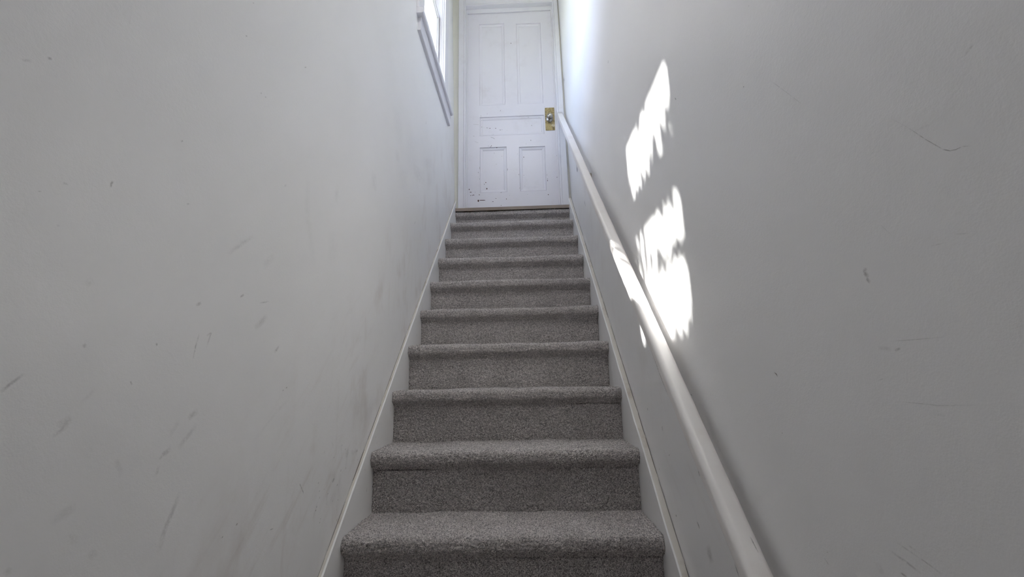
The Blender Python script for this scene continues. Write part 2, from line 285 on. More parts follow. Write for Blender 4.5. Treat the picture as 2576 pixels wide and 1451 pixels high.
def mark_mat(name, col, hard=False):
    b = NB(name)
    uv = b.n('ShaderNodeUVMap', uv_map='mark'); s = b.n('ShaderNodeSeparateXYZ'); b.l(uv.outputs[0], s.inputs[0])
    at = b.n('ShaderNodeAttribute', attribute_name='strength')
    u2 = b.math('MULTIPLY', s.outputs[0], s.outputs[0])
    a = b.math('SUBTRACT', 1.0, u2)
    v = b.math('MULTIPLY', b.math('MULTIPLY', s.outputs[1], b.math('SUBTRACT', 1.0, s.outputs[1])), 4.0)
    if hard:
        al = b.rng(b.math('ADD', b.math('MULTIPLY', a, b.math('POWER', v, .35)), b.math('MULTIPLY', b.math('SUBTRACT', b.noise(b.pos(), 300, 3), .5), .9)), .35, .55)
    else:
        al = b.math('MULTIPLY', b.math('MULTIPLY', b.math('POWER', a, 1.5), b.math('POWER', v, .9)), b.rng(b.math('ADD', b.math('MULTIPLY', b.noise(b.pos(), 55, 4, .7), .5), b.math('MULTIPLY', b.noise(b.pos(), 260, 3, .7), .5)), .36, .60, .08, 1.15))
    al = b.math('MULTIPLY', al, at.outputs['Fac'])
    tr = b.n('ShaderNodeBsdfTransparent'); df = b.n('ShaderNodeBsdfDiffuse'); df.inputs[0].default_value = (*col, 1)
    mx = b.n('ShaderNodeMixShader'); b.l(al, mx.inputs[0]); b.l(tr.outputs[0], mx.inputs[1]); b.l(df.outputs[0], mx.inputs[2])
    b.l(mx.outputs[0], b.out.inputs[0])
    return b.m

def carpet_mat():
    b = NB('grey_cut_pile_carpet'); p = b.pos()
    vo = b.n('ShaderNodeTexVoronoi'); vo.inputs['Scale'].default_value = 350; b.l(p, vo.inputs['Vector'])
    se = b.n('ShaderNodeSeparateColor'); b.l(vo.outputs['Color'], se.inputs[0])
    fib = b.noise(p, 900, 2, .6)
    f = b.math('ADD', b.math('MULTIPLY', se.outputs[0], .75), b.math('MULTIPLY', fib, .35))
    rp = b.n('ShaderNodeValToRGB'); b.l(f, rp.inputs[0])
    cr = rp.color_ramp
    cr.elements[0].position = .08; cr.elements[0].color = (.13, .121, .122, 1)
    cr.elements[1].position = .98; cr.elements[1].color = (.96, .90, .88, 1)
    e = cr.elements.new(.42); e.color = (.46, .432, .428, 1)
    e = cr.elements.new(.68); e.color = (.68, .64, .625, 1)
    big = b.noise(p, 9, 3)
    col = b.mix(b.rng(big, .3, .7), rp.outputs[0], b.mix(.18, rp.outputs[0], (.2, .19, .18)))
    h = b.math('ADD', b.math('MULTIPLY', b.math('SUBTRACT', 1, b.math('MULTIPLY', vo.outputs['Distance'], 300 * .004)), 1.0), b.math('MULTIPLY', fib, .5))
    nrm = b.bump(h, .7, .003)
    bs = b.bsdf(col, 1.0, .05, 0, nrm)
    bs.inputs['Sheen Weight'].default_value = .12
    bs.inputs['Sheen Roughness'].default_value = .6
    return b.m

WALL = wall_paint('eggshell_wall_paint', (.895, .893, .90), .75)
WALL_R = wall_paint('eggshell_wall_paint_right', (.895, .893, .90), .30)
CREAM = paint('cream_corner_paint', (.78, .77, .70), .45, amt=.2)
TRIM = paint('gloss_trim_paint', (.80, .795, .835), .28, amt=.22)
DOORP = paint('gloss_door_paint', (.785, .775, .83), .3, amt=.15, bump=.22)
SKIRT = paint('skirting_paint', (.89, .885, .885), .34, (.74, .69, .64), .25, .2)
SKIRT_TOP = paint('worn_skirting_top', (.72, .69, .64), .5, (.55, .45, .38), .9, .3)
RAILP = paint('gloss_handrail_paint', (.86, .835, .82), .36, (.75, .68, .62), .35, .12)
SCUFF = mark_mat('scuff_mark', (.27, .24, .225))
CHIP = mark_mat('chipped_paint', (.10, .045, .035), True)
CRACK = mark_mat('dirty_joint', (.09, .065, .045), True)
CARPET = carpet_mat()
def simple(name, col, rough, metal=0.0, spec=.5):
    b = NB(name); n = b.noise(b.pos(), 60, 4)
    b.bsdf(b.mix(b.rng(n, .35, .7), col, tuple(c * .7 for c in col)), rough, spec, metal); return b.m
STRIP = paint('taupe_edge_trim', (.285, .232, .195), .5, amt=.3)
OAK = simple('landing_boards', (.30, .2, .12), .4)
CEIL = simple('ceiling_white', (.82, .82, .8), .7)
STEEL = simple('worn_chrome', (.42, .40, .37), .13, 1.0)
BRACKETM = simple('old_bracket_metal', (.42, .38, .32), .5, .3)
GROUND = simple('ground_outside', (.28, .30, .2), .9)
SIDING = simple('house_siding', (.75, .75, .72), .7)
def brass():
    b = NB('tarnished_brass'); p = b.pos()
    n = b.noise(p, 55, 6, .7); n2 = b.noise(p, 22, 4, .6)
    col = b.mix(b.rng(n, .46, .66), (.36, .295, .15), (.14, .105, .06))
    col = b.mix(b.rng(n2, .58, .72), col, (.55, .50, .38))
    b.bsdf(col, b.rng(n, .3, .7, .38, .6), .5, .75, b.bump(n, .3, .001)); return b.m
BRASS = brass()
def glass():
    b = NB('window_glass')
    fr = b.n('ShaderNodeFresnel'); fr.inputs[0].default_value = 1.45
    tr = b.n('ShaderNodeBsdfTransparent'); tr.inputs[0].default_value = (.95, .96, .96, 1)
    gl = b.n('ShaderNodeBsdfGlossy'); gl.inputs['Roughness'].default_value = .02
    mx = b.n('ShaderNodeMixShader'); b.l(b.math('MULTIPLY', fr.outputs[0], .8), mx.inputs[0])
    b.l(tr.outputs[0], mx.inputs[1]); b.l(gl.outputs[0], mx.inputs[2]); b.l(mx.outputs[0], b.out.inputs[0]); return b.m
GLASS = glass()

# ------------------------------------------------------------------ walls
W_Y0, W_Y1, W_Z0, W_Z1 = 1.057, 1.748, 2.86, 4.03        # window opening

def lean_left(y, z):
    return -0.016 * (z - 2.3) * sstep(1.98, 2.335, y) if z > 2.3 else 0.0

def lean_right(y, z):
    return (0.0025 - 0.0157 * (z - 2.2)) * sstep(1.0, 2.3, y) if z > 2.0 else 0.0

def side_wall(name, x, sgn, lean, mats, marks, hole=None):
    """inner face on a grid, outer face .13 m behind it, closed round the rim and round the window hole"""
    bm = bmesh.new()
    ys = [YBACK, -1.5, -.5, .2, .8, 1.057, 1.4, 1.748, 1.98, 2.05, 2.1, 2.15, 2.2, 2.25, 2.3, 2.335, 2.47]
    zs = [FLOORZ - .1, .5, 1.4, 2.0, 2.3, 2.86, 3.3, 3.7, 4.03, CEILZ + .1]
    th = 0.13
    A = [[bm.verts.new((x + lean(y, z), y, z)) for z in zs] for y in ys]
    B = [[bm.verts.new((x + sgn * th, y, z)) for z in zs] for y in ys]
    nY, nZ = len(ys), len(zs)
    inh = lambda i, j: hole is not None and hole[0] - 1e-6 <= ys[i] and ys[i + 1] <= hole[1] + 1e-6 and hole[2] - 1e-6 <= zs[j] and zs[j + 1] <= hole[3] + 1e-6
    for i in range(nY - 1):
        for j in range(nZ - 1):
            if inh(i, j): continue
            for G in (A, B):
                bm.faces.new((G[i][j], G[i + 1][j], G[i + 1][j + 1], G[i][j + 1]))
    for e in [e for e in bm.edges if len(e.link_faces) == 1 and e.verts[0] in {v for r in A for v in r}]:
        pass
    mapAB = {}
    for i in range(nY):
        for j in range(nZ): mapAB[A[i][j]] = B[i][j]
    for e in [e for e in bm.edges if len(e.link_faces) == 1 and e.verts[0] in mapAB and e.verts[1] in mapAB]:
        bm.faces.new((e.verts[0], e.verts[1], mapAB[e.verts[1]], mapAB[e.verts[0]]))
    bmesh.ops.recalc_face_normals(bm, faces=bm.faces)
    decals(bm, marks, lambda y, z, k: (x + lean(y, z) - sgn * (.0004 + .00001 * k), y, z), 1)
    me = bpy.data.meshes.new(name); bm.to_mesh(me); bm.free()
    return link_mesh(name, me, mats)

wl = side_wall('wall_left', XL, -1, lean_left, [WALL, SCUFF], [(p, w * 1.5, s * (.52 if w > .0014 else .85)) for p, w, s in LEFT_MARKS], (W_Y0, W_Y1, W_Z0, W_Z1))
tag(wl, 'scuffed off-white stairwell wall on the left with the window in it', 'wall', 'structure')
wr = side_wall('wall_right', XR, 1, lean_right, [WALL_R, SCUFF], RIGHT_MARKS)
tag(wr, 'off-white stairwell wall on the right behind the handrail', 'wall', 'structure')

bm = bmesh.new()
D_X0, D_X1, D_Z1 = -.4155, .430, 4.272                   # opening inside the casing
for (x0, x1, z0, z1) in ((XL - .13, D_X0 - .012, FLOORZ - .1, CEILZ), (D_X1 + .012, XR + .13, FLOORZ - .1, CEILZ), (D_X0 - .012, D_X1 + .012, D_Z1 + .012, CEILZ), (D_X0 - .012, D_X1 + .012, FLOORZ - .1, TOPZ - .14)):
    box(bm, x0, x1, YB, YB + .14, z0, z1)
wb = obj('wall_far', bm, CREAM)
tag(wb, 'narrow cream wall around the door at the top of the stairs', 'wall', 'structure')

bm = bmesh.new(); box(bm, XL - .13, XR + .13, YBACK - .12, YBACK, FLOORZ - .1, CEILZ)
tag(obj('wall_back', bm, WALL), 'off-white wall at the foot of the stairs', 'wall', 'structure')

bm = bmesh.new(); box(bm, XL - .13, XR + .13, YBACK - .12, 2.5, CEILZ, CEILZ + .12)
tag(obj('ceiling', bm, CEIL), 'white ceiling high over the stairwell', 'ceiling', 'structure')
bm = bmesh.new(); box(bm, XL - .13, XR + .13, YBACK - .12, -.60, FLOORZ - .12, FLOORZ)
tag(obj('floor', bm, OAK), 'wooden floor at the foot of the stairs', 'floor', 'structure')
bm = bmesh.new(); box(bm, XL, XR, YB, 3.1, TOPZ - .14, TOPZ - .003)
tag(obj('floor_landing', bm, OAK), 'boards under the door at the top of the stairs', 'floor', 'structure')

# ------------------------------------------------------------------ carpeted staircase
def path_points(k, split):
    """(y, z) outline of step k: riser from the tread below up to the nosing, then nosing and tread"""
    y0, z0 = k * RUN, k * RISE
    top = k == 10
    if top: z0 -= .029
    ys = y0 - .006; zt = z0 + .003
    riser = [(y0 + .030, (k - 1) * RISE - .005), (y0 + .030, zt - .080), (y0 + .028, zt - .070)]
    nose = [(y0 + .028, zt - .070), (y0 + .022, zt - .063), (y0 + .010, zt - .053), (ys + .003, zt - .043), (ys, zt - .034), (ys, zt - .022)]
    r = .020
    for a in range(1, 8):
        t = a / 8 * PI / 2
        nose.append((ys + r - r * math.cos(t), zt - r - .002 + (r + .002) * math.sin(t)))
    nose += [(ys + r, zt)]
    if top: nose.append((y0 + .028, zt))
    else: nose += [(ys + .045, zt), (y0 + RUN + .010, zt - .002), (y0 + RUN + .0295, zt - .002)]
    return riser if split == 'riser' else nose

def resample(P, step):
    P = np.array(P); seg = np.linalg.norm(np.diff(P, axis=0), axis=1)
    s = np.concatenate([[0], np.cumsum(seg)]); n = max(2, int(round(s[-1] / step)) + 1)
    t = np.linspace(0, s[-1], n)
    return np.stack([np.interp(t, s, P[:, 0]), np.interp(t, s, P[:, 1])], 1)

RNG = np.random.default_rng(7)
def carpet_piece(name, k, which, step, parent):
    """pile sheet: dense grid over the outline with every tuft pushed out a little, closed at the back by a plain sheet"""
    P = resample(path_points(k, which), step)
    n = len(P); m = int(2 * HW / step) + 1
    tang = np.gradient(P, axis=0); tang /= np.linalg.norm(tang, axis=1)[:, None] + 1e-9
    nrm = np.stack([-tang[:, 1], tang[:, 0]], 1)           # outwards (towards the viewer / up)
    xs = np.linspace(-HW, HW, m)
    amp = .0021
    disp = RNG.normal(0, 1, (n, m)); disp = np.clip(disp, -1.6, 1.9) * amp
    # slow undulation of the stretched carpet
    ph = RNG.uniform(0, 6, 4)
    und = .0016 * np.sin(xs * 7 + ph[0]) + .0011 * np.sin(xs * 17 + ph[1]) + .0008 * np.sin(xs * 31 + ph[2])
    disp = disp + und[None, :] * (1.0 if which == 'tread' else .4)
    edge = np.minimum(np.arange(n), np.arange(n)[::-1])
    if which == 'riser': disp[:1] *= .2
    X = np.broadcast_to(xs[None, :], (n, m)).copy()
    X[:, 1:-1] += RNG.uniform(-.3, .3, (n, m - 2)) * step
    X[:, 0] += RNG.uniform(-.0018, .0012, n); X[:, -1] += RNG.uniform(-.0012, .0018, n)
    Y = P[:, 0][:, None] + nrm[:, 0][:, None] * disp
    Z = P[:, 1][:, None] + nrm[:, 1][:, None] * disp
    V = np.stack([X, Y, Z], 2).reshape(-1, 3)
    # back sheet: only the rim, .018 in
    bk = P - nrm * (.004 if k == 10 else .016)
    VB = []
    for x in (-HW, HW):
        VB += [(x, a, b) for a, b in bk]
    V = np.vstack([V, np.array(VB)])
    idx = np.arange(n * m).reshape(n, m)
    q = np.stack([idx[:-1, :-1], idx[:-1, 1:], idx[1:, 1:], idx[1:, :-1]], 2).reshape(-1, 4)
    bl = n * m + np.arange(n); br = bl + n
    caps = np.concatenate([np.stack([idx[:-1, 0], idx[1:, 0], bl[1:], bl[:-1]], 1), np.stack([idx[1:, -1], idx[:-1, -1], br[:-1], br[1:]], 1), np.stack([bl[:-1], bl[1:], br[1:], br[:-1]], 1)])
    F = np.concatenate([q, caps])
    me = bpy.data.meshes.new(name)
    me.vertices.add(len(V)); me.vertices.foreach_set('co', V.ravel())
    me.loops.add(F.size); me.loops.foreach_set('vertex_index', F.ravel().astype(np.int32))
    me.polygons.add(len(F)); me.polygons.foreach_set('loop_start', np.arange(0, F.size, 4, dtype=np.int32))
    me.polygons.foreach_set('use_smooth', np.ones(len(F), dtype=bool))
    me.update(calc_edges=True); me.validate()
    return link_mesh(name, me, [CARPET], parent)

stairs = bpy.data.objects.new('staircase', None); COL.objects.link(stairs)
stairs.location = (0, 0, FLOORZ)
tag(stairs, 'steep straight staircase covered in speckled grey carpet', 'staircase')
bpy.context.view_layer.update()
for k in range(-3, 11):
    st = .0034 if 1 <= k <= 3 else (.0042 if 4 <= k <= 6 else (.012 if k < 1 else .005))
    tr = carpet_piece('step', k, 'tread', st, stairs)
    carpet_piece('riser', k, 'riser', st, tr)

# metal edge strip across the top, under the door
bm = bmesh.new()
prism_x(bm, [(2.283, TOPZ - .0285), (2.283, TOPZ - .002), (2.2855, TOPZ + .001), (2.42, TOPZ + .001), (2.42, TOPZ - .002), (2.2875, TOPZ - .002), (2.2875, TOPZ - .0285)], -HW, HW)
tag(obj('threshold_strip', bm, STRIP), 'flat taupe edge strip capping the topmost carpeted step below the door', 'threshold')

# ------------------------------------------------------------------ skirting boards up the stairs
def skirting(side, x_wall, x_front, o_top, label):
    bm = bmesh.new()
    ya, yb = -.80, YB
    s = 1 if x_front > x_wall else -1
    x_w = x_wall + s * .0012
    ch = .004
    def ring(y):
        z = y * SLOPE
        return [(x_w, y, z + o_top - .001), (x_front - s * ch, y, z + o_top), (x_front, y, z + o_top - ch * 1.3), (x_front, y, z - .33), (x_w, y, z - .33)]
    N = 60
    rg = random.Random(3 if s > 0 else 4)
    rings = []
    for i in range(N + 1):
        y = ya + (yb - ya) * i / N
        j = rg.uniform(-.0009, .0009)
        rings.append([bm.verts.new((a + (j if t in (1, 2) else 0), b, max(c + (j if t in (0, 1, 2) else 0), FLOORZ))) for t, (a, b, c) in enumerate(ring(y))])
    for a, b in zip(rings, rings[1:]):
        for t in range(5):
            f = bm.faces.new((a[t], b[t], b[(t + 1) % 5], a[(t + 1) % 5]))
            if t == 0: f.material_index = 1
    bm.faces.new(rings[0]); bm.faces.new(rings[-1][::-1])
    bmesh.ops.recalc_face_normals(bm, faces=bm.faces)
    # broken dark joint between board and wall
    mk = []
    y = ya + .05
    while y < yb - .05:
        ln = rg.uniform(.05, .22)
        mk.append(([(y, 0), (y + ln / 2, 0), (y + ln, 0)], rg.uniform(.00045, .0009), rg.uniform(.45, .8)))
        y += ln + (rg.uniform(0, .05) if rg.random() < .6 else 0)
    decals(bm, mk, lambda y, w, k: (x_w + s * (.0012 + w), y, y * SLOPE + o_top + .0006 + .00001 * (k % 9)), 2)
    # little knocks on the board's face
    mk = []
    for i in range(26):
        y = rg.uniform(0.1, 2.2); o = rg.uniform(-.1, o_top - .02)
        mk.append(([(y, y * SLOPE + o), (y + rg.uniform(-.002, .002), y * SLOPE + o + rg.uniform(.004, .02))], rg.uniform(.0006, .0014), rg.uniform(.2, .6)))
    decals(bm, mk, lambda y, z, k: (x_front + s * (.0004 + .00001 * k), y, z), 3)
    me = bpy.data.meshes.new('baseboard_' + side); bm.to_mesh(me); bm.free()
    o = link_mesh('baseboard_' + side, me, [SKIRT, SKIRT_TOP, CRACK, SCUFF])
    tag(o, label, 'skirting board', 'structure')
skirting('left', XL, -HW - .0005, .058, 'white painted skirting board climbing the left wall beside the carpeted steps')
skirting('right', XR, HW + .0005, .062, 'white painted skirting board climbing the right wall below the handrail')

# ------------------------------------------------------------------ door, casing
YC, YD = 2.312, 2.375
# casing with a beaded inner edge
casing = bpy.data.objects.new('trim_1', None); COL.objects.link(casing); casing.location = (0, YB, TOPZ)
tag(casing, 'white painted casing around the panelled door at the top of the stairs', 'door casing', 'structure')
bpy.context.view_layer.update()
def casing_leg(x_in, x_out_top, x_out_bot, z1):
    bm = bmesh.new(); s = 1 if x_out_top > x_in else -1
    prof = lambda xo: [(xo, YB), (xo, YC + .003), (xo - s * .003, YC), (x_in + s * .018, YC), (x_in + s * .015, YC + .004), (x_in + s * .012, YC - .001), (x_in + s * .004, YC - .001), (x_in, YC + .004), (x_in, YB)]
    a = [bm.verts.new((x, y, TOPZ + .001)) for x, y in prof(x_out_bot)]
    b = [bm.verts.new((x, y, z1)) for x, y in prof(x_out_top)]
    n = len(a); bm.faces.new(a); bm.faces.new(b)
    for i in range(n): bm.faces.new((a[i], a[(i + 1) % n], b[(i + 1) % n], b[i]))
    obj('casing_leg', bm, TRIM, casing)
casing_leg(D_X0, -.4815, -.4790, D_Z1 + .07)
casing_leg(D_X1, .4800, .5035, D_Z1 + .07)
bm = bmesh.new()
prism_x(bm, [(YB, D_Z1), (YC + .004, D_Z1), (YC - .001, D_Z1 + .004), (YC - .001, D_Z1 + .012), (YC + .004, D_Z1 + .015), (YC, D_Z1 + .018), (YC, D_Z1 + .07), (YB, D_Z1 + .07)], D_X0, D_X1)
obj('casing_head', bm, TRIM, casing)
bm = bmesh.new()                                          # jambs with the stop that the door shuts against
for s, x in ((-1, D_X0), (1, D_X1)):
    box(bm, min(x, x + s * .011), max(x, x + s * .011), YB, YB + .14, TOPZ, D_Z1 + .011)
    xs_ = x - s * .0135
    box(bm, min(x, xs_), max(x, xs_), YD - .014, YD - .0015, TOPZ + .002, D_Z1)
obj('jamb', bm, TRIM, casing, bevel=.0015)
bm = bmesh.new()
box(bm, D_X0, D_X1, YB, YB + .14, D_Z1, D_Z1 + .011)
box(bm, D_X0 + .0135, D_X1 - .0135, YD - .014, YD - .0015, D_Z1 - .044, D_Z1 + .002)
obj('head_jamb', bm, TRIM, casing, bevel=.0015)

# panelled door
DX0, DX1, DZ0, DZ1 = D_X0 + .004, D_X1 - .003, TOPZ + .006, D_Z1 - .006
panels = [(-.290, -.043, 3.209, 4.110), (.0725, .3145, 3.209, 4.098), (-.288, .3145, 2.893, 3.090), (-.290, -.041, 2.328, 2.778), (.0715, .3120, 2.330, 2.770)]
door = bpy.data.objects.new('door_1', None); COL.objects.link(door); door.location = (DX0, YD, TOPZ)
tag(door, 'white five-panelled wooden door with chipped paint at the top of the stairs', 'door', 'structure')
bpy.context.view_layer.update()
bm = bmesh.new()
xs = sorted({DX0, DX1} | {p[0] for p in panels} | {p[1] for p in panels})
zs = sorted({DZ0, DZ1} | {p[2] for p in panels} | {p[3] for p in panels})
vg = {(i, j): bm.verts.new((x, YD, z)) for i, x in enumerate(xs) for j, z in enumerate(zs)}
def inpanel(x, z): return any(p[0] < x < p[1] and p[2] < z < p[3] for p in panels)
for i in range(len(xs) - 1):
    for j in range(len(zs) - 1):
        if not inpanel((xs[i] + xs[i + 1]) / 2, (zs[j] + zs[j + 1]) / 2):
            bm.faces.new((vg[i, j], vg[i + 1, j], vg[i + 1, j + 1], vg[i, j + 1]))
for v in [v for v in bm.verts if not v.link_faces]: bm.verts.remove(v)
# edges and back of the slab
c = [(DX0, DZ0), (DX1, DZ0), (DX1, DZ1), (DX0, DZ1)]
fr = [bm.verts.new((x, YD, z)) for x, z in c]; bk = [bm.verts.new((x, YD + .04, z)) for x, z in c]
for i in range(4): bm.faces.new((fr[i], fr[(i + 1) % 4], bk[(i + 1) % 4], bk[i]))
bm.faces.new(bk)
bmesh.ops.recalc_face_normals(bm, faces=bm.faces)
def on_door(x, z, k):
    d = YD - .0005
    for p in panels:
        e = min(x - p[0], p[1] - x, z - p[2], p[3] - z)
        if e > 0: d = YD + panel_depth(e) - .0007
    return (x, d - .00001 * (k % 20), z)
PROF = [(0, 0), (.0022, .0085), (.009, .0060), (.020, .0085), (.026, .0100), (.0275, .0132), (.034, .0140)]
def panel_depth(e):
    return float(np.interp(e, [a for a, b in PROF], [b for a, b in PROF]))
decals(bm, [(p_, w * .78, s) for p_, w, s in DOOR_MARKS], on_door, 1)
me = bpy.data.meshes.new('door_slab'); bm.to_mesh(me); bm.free()
link_mesh('door_slab', me, [DOORP, CHIP], door)
for p in panels:
    bm = bmesh.new(); prev = None
    for e, d in PROF:
        ring = [bm.verts.new(q) for q in ((p[0] + e, YD + d, p[2] + e), (p[1] - e, YD + d, p[2] + e), (p[1] - e, YD + d, p[3] - e), (p[0] + e, YD + d, p[3] - e))]
        if prev:
            for i in range(4): bm.faces.new((prev[i], prev[(i + 1) % 4], ring[(i + 1) % 4], ring[i]))
        prev = ring
    bm.faces.new(prev)
    obj('panel', bm, DOORP, door)
# back plate with rounded corners and screws
bm = bmesh.new()
PX0, PX1, PZ0, PZ1 = .3235, .4115, 2.925, 3.161
rr = .006; prof = []
for cx, cz, a0 in ((PX1 - rr, PZ1 - rr, 0), (PX0 + rr, PZ1 - rr, 90), (PX0 + rr, PZ0 + rr, 180), (PX1 - rr, PZ0 + rr, 270)):
    for a in range(0, 91, 15): prof.append((cx + rr * math.cos(math.radians(a0 + a)), cz + rr * math.sin(math.radians(a0 + a))))
prism_y(bm, prof, YD - .0025, YD - .0002)
plate = obj('back_plate', bm, BRASS, door, bevel=.0008)
plate['label'] = 'worn brass back plate'
bm = bmesh.new()
for x, z in ((PX0 + .011, PZ0 + .013), (PX0 + .011, PZ1 - .012), (PX1 - .011, PZ0 + .013), (PX1 - .011, PZ1 - .012)):
    ring = [(x + .0042 * math.cos(t * PI / 6), z + .0042 * math.sin(t * PI / 6)) for t in range(12)]
    prism_y(bm, ring, YD - .0042, YD - .0023)
obj('screw', bm, simple('dark_screw', (.13, .10, .06), .5, .6), plate)
bm = bmesh.new()
lathe(bm, [(0, 0), (.0335, 0), (.0340, .002), (.0320, .0055), (.0250, .0085), (.0165, .011), (.0130, .015), (.0125, .022), (.0160, .027), (.0225, .031), (.0268, .038), (.0278, .046), (.0262, .054), (.0222, .060), (.0150, .0632), (.0100, .0640), (.0095, .0632), (0, .0632)], 64)
bmesh.ops.transform(bm, matrix=Matrix.Translation((.3640, YD - .0025, 3.043)) @ Matrix.Rotation(PI / 2, 4, 'X'), verts=bm.verts)
knob = obj('door_knob', bm, STEEL, door, smooth=True)
knob['label'] = 'round chrome door knob'
bm = bmesh.new()
lathe(bm, [(0, .0665), (.0070, .0665), (.0085, .0655), (.0085, .0620)], 32)
bmesh.ops.transform(bm, matrix=Matrix.Translation((.3640, YD - .0025, 3.043)) @ Matrix.Rotation(PI / 2, 4, 'X'), verts=bm.verts)
obj('lock_button', bm, simple('polished_button', (.9, .88, .8), .12, 1.0), knob, smooth=True)

# ------------------------------------------------------------------ window
win = bpy.data.objects.new('window_1', None); COL.objects.link(win); win.location = (XL, W_Y0, W_Z0)
tag(win, 'tall white sash window in the left wall near the top of the stairs', 'window', 'structure')
bpy.context.view_layer.update()
XO = XL - .13
bm = bmesh.new()                                          # frame lining the hole: jambs, stops, head, outer sill
for y, s in ((W_Y0, 1), (W_Y1, -1)):
    a, b_ = (y - .0, y + .006) if s > 0 else (y - .006, y)
    box(bm, XO - .005, XL + .001, a, b_, W_Z0, W_Z1)
    st = (y + s * .006, y + s * .019)
    box(bm, XL - .026, XL - .012, min(st), max(st), W_Z0, W_Z1 - .006)
    box(bm, XL - .012, XL + .001, min(y + s * .006, y + s * .012), max(y + s * .006, y + s * .012), W_Z0, W_Z1 - .006)
    box(bm, XO - .005, XL - .106, min(st), max(st), W_Z0, W_Z1 - .006)
box(bm, XO - .005, XL + .001, W_Y0, W_Y1, W_Z1 - .006, W_Z1)
prism_y(bm, [(XL - .030, W_Z0 + .022), (XL - .030, W_Z0), (XO - .05, W_Z0), (XO - .05, W_Z0 + .004)], W_Y0, W_Y1)
obj('window_frame', bm, TRIM, win)
def sash(name, x_in, z0, z1, bottom, top, mat=TRIM):
    """sash .033 deep with its pane"""
    bm = bmesh.new(); x_out = x_in - .033; sw = .045
    y0, y1 = W_Y0 + .0075, W_Y1 - .0075
    for (a, b_, c_, d) in ((y0, y0 + sw, z0, z1), (y1 - sw, y1, z0, z1), (y0 + sw, y1 - sw, z0, z0 + bottom), (y0 + sw, y1 - sw, z1 - top, z1)):
        box(bm, x_out, x_in, a, b_, c_, d)
    # moulded inner edge
    m = .009
    for (a, b_, c_, d) in ((y0 + sw, y0 + sw + m, z0 + bottom, z1 - top), (y1 - sw - m, y1 - sw, z0 + bottom, z1 - top), (y0 + sw + m, y1 - sw - m, z0 + bottom, z0 + bottom + m), (y0 + sw + m, y1 - sw - m, z1 - top - m, z1 - top)):
        box(bm, x_in - .022, x_in - .010, a, b_, c_, d)
    s_ = obj(name, bm, mat, win, bevel=.0015)
    bm = bmesh.new(); box(bm, x_in - .0185, x_in - .0150, y0 + sw - .004, y1 - sw + .004, z0 + bottom - .004, z1 - top + .004)
    obj('glass_pane', bm, GLASS, s_)
sash('lower_sash', XL - .032, 2.884, 3.590, .070, .040)
sash('upper_sash', XL - .069, 3.556, W_Z1 - .008, .040, .045)
bm = bmesh.new()                                          # sash catch on the meeting rail
box(bm, XL - .060, XL - .036, 1.375, 1.43, 3.590, 3.594)
box(bm, XL - .056, XL - .040, 1.392, 1.412, 3.594, 3.606)
obj('sash_lock', bm, BRASS, win, bevel=.002)
bm = bmesh.new()                                          # casing boards
tc = .017
for y0, y1 in ((.935, W_Y0 + .004), (W_Y1 - .004, 1.875)):
    box(bm, XL, XL + tc, y0, y1, 2.8845, W_Z1 + .11)
box(bm, XL, XL + tc, W_Y0 + .004, W_Y1 - .004, W_Z1 - .004, W_Z1 + .11)
obj('window_casing', bm, TRIM, win, bevel=.0025)
bm = bmesh.new()                                          # stool (inner sill) with a rounded nose
pr = [(XL - .032, 2.8845), (XL + .034, 2.8845), (XL + .0405, 2.8815), (XL + .044, 2.8745), (XL + .044, 2.8555), (XL + .0405, 2.8490), (XL + .034, 2.8455), (XL, 2.8455), (XL, 2.860), (XL - .032, 2.860)]
prism_y(bm, pr, W_Y0 + .0065, W_Y1 - .0065)
for y0, y1 in ((.936, W_Y0 + .0065), (W_Y1 - .0065, 1.974)):
    prism_y(bm, pr[1:8] + [(XL + .0, 2.8845)], y0, y1)
bmesh.ops.remove_doubles(bm, verts=bm.verts, dist=1e-5)
obj('window_sill', bm, TRIM, win)
bm = bmesh.new()                                          # apron with a small cove under the sill
pr = [(XL, 2.757), (XL + .017, 2.757), (XL + .020, 2.760), (XL + .020, 2.822), (XL + .023, 2.829), (XL + .023, 2.8455), (XL, 2.8455)]
prism_y(bm, pr, .971, 1.980)
obj('apron', bm, TRIM, win)

# ------------------------------------------------------------------ handrail
rail_e = bpy.data.objects.new('handrail', None); COL.objects.link(rail_e); rail_e.location = (.47, 0, 0)
tag(rail_e, 'white painted wooden handrail sloping along the right wall', 'handrail')
bpy.context.view_layer.update()
RX0, RZ0, RX1, RZ1, RYA, RYB = .4837, -.1611, .4552, 3.0341, -.9, 2.31
def rail_c(y):
    t = (y - RYA) / (RYB - RYA)
    return RX0 + (RX1 - RX0) * t, RZ0 + (RZ1 - RZ0) * t
ang = math.atan2(RZ1 - RZ0, RYB - RYA)
def rail_section(y):
    """squarish at the top of the flight, rounder lower down where hands have worn it"""
    t = sstep(1.9, .3, y)
    w, h = .0457, .0439
    rtop = .006 + .009 * t; rbot = .008 + .006 * t
    pts = []
    for cx, cz, a0, r in ((w / 2 - rtop, h / 2 - rtop, 0, rtop), (-w / 2 + rtop, h / 2 - rtop, 90, rtop), (-w / 2 + rbot, -h / 2 + rbot, 180, rbot), (w / 2 - rbot, -h / 2 + rbot, 270, rbot)):
        for a in range(0, 91, 15):
            pts.append((cx + r * math.cos(math.radians(a0 + a)), cz + r * math.sin(math.radians(a0 + a))))
    return pts
bm = bmesh.new(); rings = []
N = 90
rg = random.Random(9)
